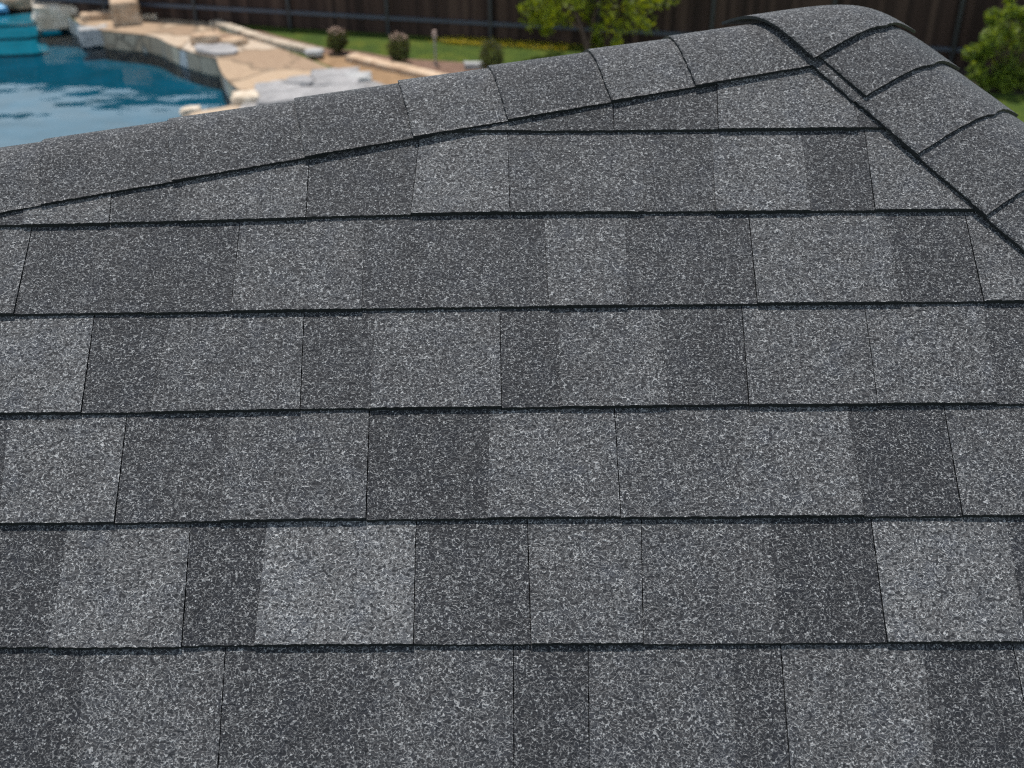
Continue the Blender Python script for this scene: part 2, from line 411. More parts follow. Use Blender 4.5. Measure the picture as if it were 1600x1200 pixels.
front_clips = [(LC, LCN, .045), (HC, HCN, .05)]
lines = [line_v(r['line']) for r in ROWS]
def holder(name, parent): return link(bpy.data.objects.new(name, None), parent)
for i, r in enumerate(ROWS):
    course = holder('shingle_course', house)
    fb = lines[i]; bnd = []
    for xt, xb, jo in r['b']:
        yb = interp_y(r['line'], xb); yt = interp_y(ROWS[i - 1]['line'], xt) if i else interp_y(r['line'], xt) - 118
        bnd.append((fuv(xb, yb, .004)[0], fuv(xt, yt, .002)[0], jo))
    tones = list(r['t'])
    while bnd[0][0] > -4.3:
        w = rnd.uniform(.25, .9); bnd.insert(0, (bnd[0][0] - w, bnd[0][1] - w, 1)); tones.insert(0, rnd.choice((.25, .4, .6, .7)))
    while bnd[-1][0] < 2.0:
        w = rnd.uniform(.25, .6); bnd.append((bnd[-1][0] + w, bnd[-1][0] + w, 1)); tones.append(rnd.choice((.25, .4, .6, .7)))
    for j, (a, b) in enumerate(zip(bnd, bnd[1:])):
        tn = tones[j + 1] if j + 1 < len(tones) else .5
        um = (a[0] + b[0]) / 2
        vt = lines[i - 1](um) if i else fb(um) + VSTEP
        t = .0044 + .0018 * (tn > .5) + rnd.uniform(-.0005, .0005)
        g = tab_geo((a[0], b[0]), (a[1], b[1]), fb, vt, t, fw, front_clips, cl=.00045 * a[2], cr=.00045 * b[2])
        if g: gran_obj('shingle', course, [(*g, tn)])
def plain_courses(v0, v1, u0, u1, to3, clips):
    v = v0
    while v > v1:
        gs = []; u = u0 - rnd.random() * .2
        while u < u1:
            w = rnd.uniform(.2, .5)
            g = tab_geo((u, u + w), (u, u + w), (lambda q, vv=v: vv), v + VSTEP, rnd.choice((.0048, .0068)), to3, clips, rag=0, step=.5)
            if g: gs.append((*g, rnd.choice((.25, .4, .6, .7))))
            u += w
        if gs: gran_obj('shingle_course', house, gs)
        v -= VSTEP
EZ = 5.9
VE = (EZ - OF.z) / math.sin(THETA)
vlow = lines[-1](0) - VSTEP
nlow = int((vlow - VE) / VSTEP)
VEF = vlow - nlow * VSTEP; EZ = fw(0, VEF).z
plain_courses(vlow, VEF - .001, -4.2, 3.6, fw, front_clips + [(Vector((-4.2, 0)), Vector((-1, 0)), 0)])
T3 = NB.cross(NS).normalized(); T3 = T3 if T3.z < 0 else -T3
def plane_frame(n):
    ud = Vector((-n.y, n.x, 0)).normalized(); vd = n.cross(ud).normalized()
    vd = vd if vd.z > 0 else -vd
    return ud, vd, (lambda u, v, h: APEX + ud * u + vd * v + n * h)
def crest_clip(ud, vd, d, other):
    dd = Vector((d.dot(ud), d.dot(vd))).normalized(); nr = Vector((-dd.y, dd.x)); o2 = Vector((other.dot(ud), other.dot(vd)))
    if nr.dot(o2) > 0: nr = -nr
    return (Vector((0, 0)), nr, .045)
for n, d1, d2 in ((NS, H3, T3), (NB, T3, L3)):
    ud, vd, to3 = plane_frame(n)
    cl = [crest_clip(ud, vd, d1, d2), crest_clip(ud, vd, d2, d1)]
    vlo = (EZ - APEX.z) / vd.z
    if n is NB:      # gable at x = -4.2
        nr = Vector((-ud.x, -vd.x)).normalized(); k_ = (-4.2 - APEX.x) / math.hypot(ud.x, vd.x); cl.append((-nr * k_, nr, 0))
    plain_courses(vlo + VSTEP * int(-vlo / VSTEP), vlo - .001, -8, 8, to3, cl)

# --- caps
def cap_geo(d3, a3, b3, s0, s1, l0, l1, tone, wa=1.0, wb=1.0, ns=None, nt_=44, th=.0042, flare=.005, wf=None):
    # s0 = exposed lower end, s1 = upper end; a3 / b3 = vectors from the crest to the front and far edge
    ns = ns or max(8, int(abs(s1 - s0) / .004)); V = []; jit = {}
    for k_ in (0, 1):
        for i in range(ns + 1):
            s = s0 + (s1 - s0) * i / ns
            for j in range(nt_ + 1):
                t = -1 + 2 * j / nt_
                ss = s + (rnd.uniform(-.0007, .0007) if i == 0 and k_ == 0 else 0)
                if k_ == 0: jit[(i, j)] = (ss, 1 + (rnd.uniform(-.005, .005) if j in (0, nt_) else 0))
                ss, wj = jit[(i, j)]
                at = math.sqrt(t * t + .0144) - .12 + .12 * t * t; at *= 1 / (math.sqrt(1.0144) - .12 + .12)
                at = abs(t) if False else at
                # direction blends smoothly across the crest, width stays t
                vec = (a3 * wa if t < 0 else b3 * wb) * (wf(ss) if wf else 1)
                p = APEX + d3 * ss + vec * abs(t) * wj
                lift = l0 + (l1 - l0) * i / ns + (flare if wf is wh else 0) * max(0, t)
                V.append(surf(p.x, p.y, lift - (th if k_ else 0)))
    W = nt_ + 1; B = (ns + 1) * W; top = []; rim = []
    for i in range(ns):
        for j in range(nt_):
            q = (i * W + j, i * W + j + 1, (i + 1) * W + j + 1, (i + 1) * W + j); top.append(q)
            rim.append(tuple(B + x for x in reversed(q)))
    c = V[top[0][1]] - V[top[0][0]]; e = V[top[0][3]] - V[top[0][0]]
    for i in range(ns):
        for j in (0, nt_): rim.append((i * W + j, (i + 1) * W + j, B + (i + 1) * W + j, B + i * W + j))
    for j in range(nt_):
        for i in (0, ns): rim.append((i * W + j, i * W + j + 1, B + i * W + j + 1, B + i * W + j))
    if c.cross(e).z < 0: top = [tuple(reversed(f)) for f in top]
    return V, top, rim, tone
def add_cap(parent, *a, **k_):
    o = gran_obj('cap_shingle', parent, [cap_geo(*a, **k_)])
    for p in o.data.polygons: p.use_smooth = (p.material_index == 0)
    return o
def wh(s): return WHA + (WHB - WHA) * min(max(s, -.3), .9) / .4
def vec3(v2): return Vector((v2.x, 0, 0)) + UF * v2.y
aL = vec3(-LNrm); bL = NB.cross(L3).normalized()
wl = lambda s: max(.06, WLA + (WLB - WLA) * s / 1.2) if s < 1.6 else WLA + (WLB - WLA) * 1.6 / 1.2
bL = bL if bL.y > 0 else -bL
aH = vec3(-HNrm); bH = NS.cross(H3).normalized();
bH = bH if bH.x > 0 else -bH
def sl_(px, py): return (Vector(fuv(px, py, CAPN)) - APX).dot(LD)
def sh_(px, py): return (Vector(fuv(px, py, CAPN)) - APX).dot(HD)
ridge = holder('ridge_cap', house)
edge = lambda x: 97 + (1270 - x) * (327 - 97) / 1270
LX = [1087, 955, 793, 645, 475, 268, 62, -110]
tn = [.52, .60, .38, .62, .34, .40, .38, .5]
prevs = .03
for x, tone in zip(LX, tn):
    s = sl_(x, edge(x)); tight = x < 600
    add_cap(ridge, L3, aL, bL, s, prevs - .03, .0110 if not tight else .0102, .0063 if not tight else .0064, tone, wf=wl)
    prevs = s
while prevs < 3.6:
    s = prevs + .143; add_cap(ridge, L3, aL, bL, s, prevs - .03, .0110, .0063, rnd.choice((.35, .5, .65)), ns=6, wf=wl); prevs = s
hip = holder('hip_cap', house)
HP = [(1357, 148), (1440, 237), (1543, 335)]
tn = [.38, .48, .44]
s_ap = sh_(1272, 94)
add_cap(hip, H3, aH, bH, sh_(1352, 146), s_ap - .05, .0085, .0080, .45, wa=1.02, wb=.98, wf=wh)      # slip showing under the next cap
prevs = s_ap
for k_, ((x, y), tone) in enumerate(zip(HP, tn)):
    s = sh_(x, y)
    add_cap(hip, H3, aH, bH, s, prevs - .03, .0138 if k_ == 0 else .0125, .0100 if k_ == 0 else .0072, tone, wa=.90 if k_ == 0 else 1.0, wf=wh)
    prevs = s
while prevs < 3.0:
    s = prevs + .143; add_cap(hip, H3, aH, bH, s, prevs - .03, .0125, .0072, rnd.choice((.35, .5, .45)), wf=wh); prevs = s
    if prevs > .9: break
while prevs < 3.9:
    s = prevs + .143; add_cap(hip, H3, aH, bH, s, prevs - .03, .0125, .0072, rnd.choice((.35, .5, .45)), ns=6, wf=wh); prevs = s
aT = T3.cross(NS).normalized() * WHA; aT = aT if aT.x > 0 else -aT
bT = T3.cross(NB).normalized() * WHA; bT = bT if bT.dot(aT) < 0 else -bT
prevs = .05
for i in range(22):
    s = prevs + .143; add_cap(hip, T3, aT, bT, s, prevs - .03, .0125, .0072, rnd.choice((.35, .5, .45)), ns=8); prevs = s
add_cap(hip, H3, aH, bH, sh_(1272, 94), -.13, .0185, .0225, .50, wa=1.0, wf=wh)                     # apex cap, bent over all three slopes

# --- felt deck, eave boards, walls
KE = math.cos(THETA) * (APEX.z - EZ)
def isect(n1, k1, n2, k2):
    dt = n1[0] * n2[1] - n1[1] * n2[0]
    return Vector(((k1 * n2[1] - k2 * n1[1]) / dt + APEX.x, (n1[0] * k2 - n2[0] * k1) / dt + APEX.y))
def footprint(ke, xg):
    kx = -(xg - APEX.x)
    g = (-1, 0)
    ks_ = ke * NS.z / math.cos(THETA)      # the side slope has a pitch of its own
    return [isect(g, kx, NF, ke), isect(NF, ke, NS, ks_), isect(NS, ks_, NB, ke), isect(NB, ke, g, kx)]
fp = footprint(KE, -4.2); dz = -.022
lt = APEX + L3 * ((-4.2 - APEX.x) / L3.x)
dv = [Vector((p.x, p.y, EZ + dz)) for p in fp] + [APEX + Vector((0, 0, dz)), lt + Vector((0, 0, dz))]
dv += [v - Vector((0, 0, .03)) for v in dv]
df = [(0, 1, 4, 5), (1, 2, 4), (2, 3, 5, 4)]
df += [tuple(i + 6 for i in reversed(f)) for f in df] + [(0, 6, 7, 1), (1, 7, 8, 2), (2, 8, 9, 3), (3, 9, 11, 5), (5, 11, 6, 0)]
mesh_obj('roof_deck', dv, df, M['deck'], house)
def prism(name, poly, z0, z1, mat, parent, inner=None):
    N = len(poly); v = [Vector((p.x, p.y, z0)) for p in poly] + [Vector((p.x, p.y, z1)) for p in poly]
    f = [tuple(range(N, 2 * N)), tuple(reversed(range(N)))] + [(i, (i + 1) % N, (i + 1) % N + N, i + N) for i in range(N)]
    return mesh_obj(name, v, f, mat, parent)
wp = footprint(KE - .20, -4.0); wz = EZ + .20 / math.cos(THETA) * .0
v = [Vector((p.x, p.y, 0)) for p in wp] + [Vector((p.x, p.y, EZ + .03)) for p in wp]
tl = APEX + L3 * ((-4.0 - APEX.x) / L3.x) - Vector((0, 0, .08)); v.append(tl)
mesh_obj('wall', v, [(0, 1, 5, 4), (1, 2, 6, 5), (2, 3, 7, 6), (3, 0, 4, 8, 7)], M['wall'], house)
op = footprint(KE + .02, -4.22); ip = footprint(KE - .03, -4.17)
v = [Vector((p.x, p.y, z)) for pl in (op, ip) for z in (EZ - .17, EZ - .035) for p in pl]
f = []
for a, b in ((0, 1), (1, 2), (2, 3)):
    f += [(a, b, b + 4, a + 4), (b + 8, a + 8, a + 12, b + 12), (a + 4, b + 4, b + 12, a + 12), (b, a, a + 8, b + 8)]
mesh_obj('fascia', v, f, M['trim'], house)

# ------------------------------------------------------------------ the yard
WZ = -.50
def sheet(name, polys, z, mat, kind='structure', hole=None):
    loops = [[Vector((p.x, p.y, 0)) for p in polys]]
    if hole: loops.append([Vector((p.x, p.y, 0)) for p in hole])
    pts = [p for l in loops for p in l]
    fs = []
    for a, b, c in tessellate_polygon(loops):
        cr_ = (pts[b] - pts[a]).cross(pts[c] - pts[a]).z
        if abs(cr_) > 1e-9: fs.append((a, b, c) if cr_ > 0 else (a, c, b))
    o = mesh_obj(name, [Vector((p.x, p.y, z)) for p in pts], fs, mat)
    return tag(o, kind=kind)
def smooth_loop(pts, it=2):
    for _ in range(it):
        q = []
        for i in range(len(pts)):
            a, b = pts[i], pts[(i + 1) % len(pts)]; q += [a * .75 + b * .25, a * .25 + b * .75]
        pts = q
    return pts
def smooth_open(pts, it=2):
    for _ in range(it):
        q = [pts[0]]
        for a, b in zip(pts, pts[1:]): q += [a * .75 + b * .25, a * .25 + b * .75]
        pts = q + [pts[-1]]
    return pts
g2 = lambda x, y, z=0.0: ground(x, y, z).to_2d()
# lip of the pool against the patio, left to right, then hidden near side
lip_r = smooth_open([g2(*p) for p in [(128, 40), (165, 50), (200, 53), (228, 56), (250, 61), (262, 69), (290, 80), (318, 88), (340, 92)]], 2)
lip_r += smooth_open([g2(*p) for p in [(341, 96), (346, 112), (356, 127), (376, 142), (383, 154), (376, 165), (345, 172), (311, 176), (286, 187), (240, 215), (120, 262), (-80, 330)]], 2)
lip_l = [g2(*p) for p in [(-500, 330), (-420, 120), (-200, 0), (-40, -13), (56, -13), (84, 6), (104, 24)]]
pool = lip_r + lip_l
BIG = [Vector(p) for p in ((-900, -600), (900, -600), (900, 1500), (-900, 1500))]
sheet('ground', BIG, 0.0, M['ground'], hole=pool)
tag(sheet('water', pool, WZ, M['water']), kind='structure')
pr = empty('swimming_pool', (pool[0].x, pool[0].y, -2.0), 'freeform backyard pool of deep teal water with rounded entry steps and stone faced edge', 'swimming pool')
N = len(pool)
tank_v = [Vector((p.x, p.y, WZ - .06)) for p in pool] + [Vector((p.x, p.y, -.80)) for p in pool]
mesh_obj('basin', tank_v, [(i, (i + 1) % N, (i + 1) % N + N, i + N) for i in range(N)] + [tuple(range(N, 2 * N))], M['tank'], pr)
mesh_obj('stone_facing', [Vector((p.x, p.y, -.012)) for p in pool] + [Vector((p.x, p.y, WZ - .06)) for p in pool],
         [(i, (i + 1) % N, (i + 1) % N + N, i + N) for i in range(N)], M['veneer'], pr)
# entry steps under water, seen as three pale bands at the left
for k_, (ya, yb, xr, z) in enumerate([(20, 40, 60, -.57), (40, 60, 68, -.64), (58, 86, 76, -.72)]):
    P = [ground(-220, ya + 4, z), ground(-220, yb + 4, z), ground(-90, yb + 3, z), ground(0, yb, z), ground(xr * .7, yb - 2, z), ground(xr, yb - 6, z), ground(xr - 6, ya, z), ground(0, ya, z)]
    prism('entry_step', [p.to_2d() for p in P], -.79, z, M['step'], pr)

# patio slab (stone paving) with its rounded pool edge
patio_px = [(345, 52), (400, 66), (440, 80), (480, 95), (520, 112), (545, 122), (600, 150), (700, 190), (800, 260), (560, 330), (200, 330)]
far_px = [(345, 52), (330, 41), (282, 25), (250, 20), (215, 17), (175, 14), (130, 10), (100, 12)]
pat = [p.copy() for p in lip_r] + [g2(-80, 420), g2(300, 460)] + smooth_open([g2(*p) for p in [(800, 300), (700, 190), (600, 150), (545, 122), (520, 112), (480, 95), (440, 80), (400, 66), (345, 52)]], 1) + smooth_open([g2(*p) for p in far_px[1:]], 1)
def slab(name, poly, z0, z1, mat, parent=None):
    loops = [[Vector((p.x, p.y, 0)) for p in poly]]; N = len(poly); fs = []
    for a, b, c in tessellate_polygon(loops):
        cr_ = (loops[0][b] - loops[0][a]).cross(loops[0][c] - loops[0][a]).z
        if abs(cr_) > 1e-9: fs.append((a, b, c) if cr_ > 0 else (a, c, b))
    v = [Vector((p.x, p.y, z1)) for p in poly] + [Vector((p.x, p.y, z0)) for p in poly]
    return mesh_obj(name, v, fs + [(i, (i + 1) % N, (i + 1) % N + N, i + N) for i in range(N)], mat, parent)
def grow(poly, d):
    N = len(poly); ar = sum(poly[i].x * poly[(i + 1) % N].y - poly[(i + 1) % N].x * poly[i].y for i in range(N)); s = 1 if ar > 0 else -1
    out = []
    for i in range(N):
        a, b, c = poly[i - 1], poly[i], poly[(i + 1) % N]; t = (c - a).normalized(); out.append(b + Vector((t.y, -t.x)) * s * d)
    return out
tag(slab('patio', grow(pat, .03), -.011, .05, M['flag']), kind='structure')

def ribbon(name, px, w, z0, z1, mat, parent=None, z=0.0):     # a low kerb along a picture path laid on the ground
    P = smooth_open([g2(*p) for p in px], 1); V = []; Fc = []
    for i, p in enumerate(P):
        t = (P[min(i + 1, len(P) - 1)] - P[max(i - 1, 0)]).normalized(); nn = Vector((-t.y, t.x)); ww = w * (1 + .12 * noise.noise(Vector((p.x, p.y, 3))))
        for sgn, zz in ((-1, z0), (-1, z1), (1, z1), (1, z0)): V.append(Vector((p.x + nn.x * sgn * ww / 2, p.y + nn.y * sgn * ww / 2, zz + .015 * noise.noise(Vector((p.x * 2, p.y * 2, sgn))))))
    for i in range(len(P) - 1):
        for j in range(3): Fc.append((i * 4 + j, i * 4 + j + 1, i * 4 + j + 5, i * 4 + j + 4))
    Fc += [(0, 1, 2, 3), tuple((len(P) - 1) * 4 + j for j in (3, 2, 1, 0))]
    return mesh_obj(name, V, Fc, mat, parent)
# lawn, planting bed, bare soil
FA, FB = ground(225, 6, .5), ground(1475, 76, .5)
FDIR = (FB - FA).to_2d().normalized(); FNRM = Vector((-FDIR.y, FDIR.x))       # away from the camera
F0 = FA.to_2d() - FDIR * 26; F1 = FB.to_2d() + FDIR * 14
SX = (g2(64, 17) - F0).dot(FDIR)        # the fence starts behind the big boulder; an added unseen run further back darkens the pool reflection
lawn = [g2(330, 36), g2(345, 50), g2(420, 74), g2(600, 128), g2(820, 230), g2(1250, 300), g2(2300, 300), F1 + FNRM * .2 + FDIR * 6, F0 + FDIR * (SX + 1.5) + FNRM * .2, g2(120, 17)]
tag(sheet('lawn', lawn, .004, M['lawn']), kind='stuff')
bed = smooth_loop([g2(*p) for p in [(352, 45), (400, 47), (440, 58), (480, 68), (515, 77), (560, 80), (610, 90), (660, 94), (700, 96), (745, 100), (800, 104), (870, 118), (900, 180), (760, 150), (690, 130), (600, 103), (540, 92), (480, 86), (420, 66), (360, 52)]], 1)
sheet('planting_bed', bed, .010, M['mulch'])
sheet('soil_path', smooth_loop([g2(*p) for p in [(478, 84), (520, 86), (560, 92), (600, 104), (720, 138), (740, 165), (640, 150), (560, 126), (525, 108), (495, 96)]], 1), .016, M['soil'])

# fence
fence = empty('wooden_fence', (F0.x, F0.y, 0), 'long dark brown board fence with blue grey lower rail behind the lawn', 'fence')
FL = (F1 - F0).length
def fs(px, py): return (g2(px, py) - F0).dot(FDIR)
def fpt(s, off, z): p = F0 + FDIR * s + FNRM * off; return Vector((p.x, p.y, z))
def fbox(name, s0, s1, o0, o1, z0, z1, mat, parent):
    v = [fpt(s, o, z) for z in (z0, z1) for s, o in ((s0, o0), (s1, o0), (s1, o1), (s0, o1))]
    return mesh_obj(name, v, [(3, 2, 1, 0), (4, 5, 6, 7), (0, 1, 5, 4), (1, 2, 6, 5), (2, 3, 7, 6), (3, 0, 4, 7)], mat, parent)
ftop = lambda s: .95 * min(1, max(0, (s - fs(600, 50)) / 9))
bv, bf = [], []
s = SX
while s < FL:
    z1 = 1.62 + rnd.uniform(-.012, .012) + ftop(s); o = rnd.uniform(0, .012); b = len(bv)
    bv += [fpt(a, c, z) for z in (.0, z1) for a, c in ((s, .06 + o), (s + .1475, .06 + o), (s + .1475, .085 + o), (s, .085 + o))]
    bf += [tuple(b + i for i in f) for f in ((3, 2, 1, 0), (4, 5, 6, 7), (0, 1, 5, 4), (1, 2, 6, 5), (2, 3, 7, 6), (3, 0, 4, 7))]
    s += .145
bp_ = mesh_obj('board_panel', bv, bf, M['boards'], fence)
p_ = fpt(SX, 3.7, 0)
reflected_fence = empty('wooden_fence', p_, 'added unseen run of board fence, set back to darken the pool reflection', 'fence')  # added out of view so the water mirrors dark boards instead of sky
bv, bf = [], []
s = -6.0
while s < SX + .3:
    b = len(bv); o = 3.7 + rnd.uniform(0, .012)
    bv += [fpt(a, c, z) for z in (.0, 3.0) for a, c in ((s, o), (s + .1475, o), (s + .1475, o + .025), (s, o + .025))]
    bf += [tuple(b + i for i in f) for f in ((3, 2, 1, 0), (4, 5, 6, 7), (0, 1, 5, 4), (1, 2, 6, 5), (2, 3, 7, 6), (3, 0, 4, 7))]
    s += .145
mesh_obj('board_panel', bv, bf, M['boards'], reflected_fence)
fbox('rail', -6, SX + .3, 3.60, 3.695, .44, .54, M['rail'], reflected_fence)
for q_ in (-5.5, -2.5, .5, 3.5, 6.5, 9.5, 12.5, 15.5, 18.5):
    if q_ < SX: fbox('post', q_ - .05, q_ + .05, 3.59, 3.694, 0, 3.05, M['post'], reflected_fence)
fbox('rail', SX, FL, -.03, .052, .44, .54, M['rail'], fence)
S_ = fs(600, 50)
fbox('rail', SX, S_, -.03, .052, 1.35, 1.45, M['rail'], fence); fbox('rail', S_ + 9, FL, -.03, .052, 2.30, 2.40, M['rail'], fence)
s0 = fs(455, 44); ds = (fs(1110, 80) - s0) / 4
q = s0 - ds * int((s0 - SX) / ds)
while q < FL:
    fbox('post', q - .05, q + .05, -.045, -.032 + .09, 0, 1.66 + ftop(q), M['post'], fence); q += ds

# rocks
def rock(name, px0, px1, ytop, ybot, mat, label, cat='rock', group=None, boxy=.5, depth=1.0, seed=0, z=0.0, flat=None):
    a, b = ground(px0, ybot, z), ground(px1, ybot, z); w = (b - a).length; c = (a + b) / 2
    dist = (c - CAM).length; hpx = ybot - ytop
    dep = math.asin((CAM.z - z) / dist)
    # picture height = height * cos(dep) + depth * sin(dep)
    D = w * depth; H = max(.08, (hpx / FPX * dist * 1.0 - D * math.sin(dep)) / math.cos(dep)) if flat is None else flat
    away = (c - CAM).to_2d().normalized(); c2 = c.to_2d() + away * D / 2; side_ = Vector((away.y, -away.x))
    bm = bmesh.new(); bmesh.ops.create_cube(bm, size=2); bmesh.ops.subdivide_edges(bm, edges=bm.edges, cuts=9, use_grid_fill=True)
    for v in bm.verts:
        p = v.co.copy(); sph = p.normalized() * 1.15; p = p * (1 - boxy) + sph * boxy if False else sph * (1 - boxy) + p * boxy
        nn = noise.noise(p * 1.1 + Vector((seed * 7.1, 3, 1))) * .20 + noise.noise(p * 3.1 + Vector((seed, 9, 4))) * .07 + noise.noise(p * 8 + Vector((seed, 5, 2))) * .025
        p = p * (1 + nn)
        q = c2 + side_ * p.x * w * .5 + away * p.y * D * .5
        v.co = Vector((q.x, q.y, z + (p.z + .9) / 1.9 * H))
    me = bpy.data.meshes.new(name); bm.to_mesh(me); bm.free(); me.materials.append(mat)
    o = link(bpy.data.objects.new(name, me)); place(o, (c2.x, c2.y, z))
    for p in me.polygons: p.use_smooth = True
    return tag(o, label, cat, group, 'thing')
rock('boulder', 62, 143, 1, 43, M['rock_pale'], 'large pale square boulder with pitted grey face at the pool edge', 'boulder', boxy=.85, depth=.8, seed=31, z=-.35)
rock('pool_float', -14, 13, 3, 21, M['rock_blue'], 'pale blue float on the water at the far left corner', 'pool float', boxy=.6, depth=.9, seed=41, z=WZ + .01, flat=.22)
rock('boulder', 10, 66, -12, 14, M['rock_tan'], 'low tan rock partly hidden left of the large pale boulder', 'boulder', boxy=.6, depth=.8, seed=2, z=-.45)
rock('rock', 134, 188, 19, 44, M['rock_tan'], 'flat tan topped rock between the large boulder and upright tan rock', boxy=.8, depth=.5, seed=3, z=-.2)
rock('rock', 130, 172, 44, 72, M['rock_white'], 'small whitish rock at the waterline below the flat tan rock', boxy=.8, depth=.6, seed=4, z=-.45)
rock('boulder', 180, 222, 1, 41, M['rock_tan'], 'upright block shaped tan rock standing on the patio', 'boulder', boxy=.92, depth=.9, seed=5)
rock('stone_slab', 222, 275, 18, 29, M['rock_pale'], 'low pale slab lying right of the upright tan rock', 'stone slab', boxy=.8, depth=.7, seed=6, flat=.14, z=.04)
rock('rock', 300, 345, 55, 72, M['rock_tan'], 'rusty tan rock in the planting pocket near the pool corner', boxy=.5, depth=.6, seed=7, flat=.3, z=.02)
rock('rock', 345, 386, 58, 73, M['rock_tan'], 'smaller rusty rock at the right end of the planting pocket', boxy=.5, depth=.6, seed=8, flat=.2, z=.02)
sl_o = slab('coping_stone', smooth_loop([g2(*p) for p in [(306, 74), (330, 77), (352, 73), (370, 79), (374, 88), (343, 91), (322, 88), (305, 84)]], 1), .055, .13, M['rock_grey'])
place(sl_o, (*g2(335, 82), .055)); tag(sl_o, 'pale flat coping stone at the projecting pool corner', 'coping stone')
so = sheet('soil_pocket', smooth_loop([g2(*p) for p in [(302, 60), (330, 58), (352, 57), (384, 66), (380, 74), (350, 75), (312, 74)]], 1), .056, M['mulch'])
GREY = [((448, 492), (122, 138), 'blue grey rounded stone slab with shaded front edge, on the grey paving', .16, 11, 'rock_grey'),
        ((538, 580), (112, 130), 'pale grey stone slab nearest the timber edging', .14, 12, 'rock_white')]
for (xa, xb), (ya, yb), lab, h_, sd_, mt in GREY:
    rock('stone_slab', xa, xb, ya, yb, M[mt], lab, 'stone slab', 'loose slabs on the grey paving', boxy=.55, depth=.9, seed=sd_, flat=h_, z=.06)
rock('rock', 366, 408, 132, 172, M['rock_pale'], 'buff rock at the pool edge just above the roof ridge', boxy=.6, depth=.8, seed=13, flat=.35, z=-.1)
rock('rock', 284, 316, 166, 186, M['rock_pale'], 'pinkish pale rock at the pool edge, lowest and furthest left above the ridge', boxy=.6, depth=.6, seed=14, flat=.25, z=-.2)
go = slab('grey_paving', smooth_loop([g2(*p) for p in [(398, 140), (425, 130), (470, 126), (520, 113), (560, 122), (640, 150), (760, 240), (400, 300), (330, 200), (385, 168)]], 1), .046, .075, M['flag_grey'])
tag(go, kind='structure')
for (xa, xb, ya, yb), lab, dp, sd_ in [((402, 476, 132, 168), 'broad grey slab beside the buff rock at the pool edge', 1.5, 51),
        ((488, 566, 114, 140), 'broad grey slab between the blue grey slab and the small pale slab', 1.2, 52), ((470, 580, 140, 172), 'widest grey slab, cut off by the roof ridge', 1.0, 53)]:
    rock('stone_slab', xa, xb, ya, yb, M['rock_grey'], lab, 'stone slab', 'slabs laid on the grey paving', boxy=.8, depth=dp, seed=sd_, flat=.13, z=.06)
rock('stone_block', 726, 758, 99, 109, M['rock_white'], 'small whitish block lying beside the rightmost round shrub', 'stone block', boxy=.85, depth=.5, seed=15, flat=.16)
# kerbs
kb = ribbon('stone_kerb', [(335, 40), (370, 52), (402, 63), (450, 76), (500, 87)], .32, 0, .17, M['flag_edge']); place(kb, (*g2(402, 63), 0)); tag(kb, 'pale stone kerb between the tan patio and the mulch bed', 'kerb')
kb = ribbon('timber_edging', [(548, 94), (590, 104), (640, 115), (700, 130), (800, 156)], .42, 0, .16, M['soil']); place(kb, (*g2(640, 115), 0)); tag(kb, 'wide tan timber edging in front of the round shrubs', 'garden edging')
kb.data.materials[0] = M['rock_tan']
kr = rock('stone_slab', 478, 506, 78, 88, M['rock_white'], 'small white flat stone at the right end of the stone kerb', 'stone slab', boxy=.7, depth=.7, seed=21, flat=.14, z=.1)

# plants
def leaf_quads(pts, size, name, mat, parent, seed=1, up=.3):
    r = random.Random(seed); V = []; Fc = []
    for p in pts:
        n = Vector((r.gauss(0, 1), r.gauss(0, 1), r.gauss(0, 1) + up)).normalized(); t = n.orthogonal().normalized()
        t = (Matrix.Rotation(r.random() * 6.28, 3, n) @ t); b = n.cross(t); s = size * r.uniform(.6, 1.3); i = len(V)
        V += [p - t * s, p - b * s * .45 + n * s * .12, p + t * s, p + b * s * .45 + n * s * .12]; Fc.append((i, i + 1, i + 2, i + 3))
    return mesh_obj(name, V, Fc, mat, parent)
def tube(path, r0, r1, sides=8):
    V = []; Fc = []; n = len(path)
    for i, p in enumerate(path):
        d = (path[min(i + 1, n - 1)] - path[max(i - 1, 0)]).normalized(); a = d.orthogonal().normalized() if i == 0 else (a - d * a.dot(d)).normalized(); b = d.cross(a); r = r0 + (r1 - r0) * i / (n - 1)
        V += [p + (a * math.cos(k_ * 6.2832 / sides) + b * math.sin(k_ * 6.2832 / sides)) * r for k_ in range(sides)]
    for i in range(n - 1):
        for k_ in range(sides): Fc.append((i * sides + k_, i * sides + (k_ + 1) % sides, (i + 1) * sides + (k_ + 1) % sides, (i + 1) * sides + k_))
    return V, Fc
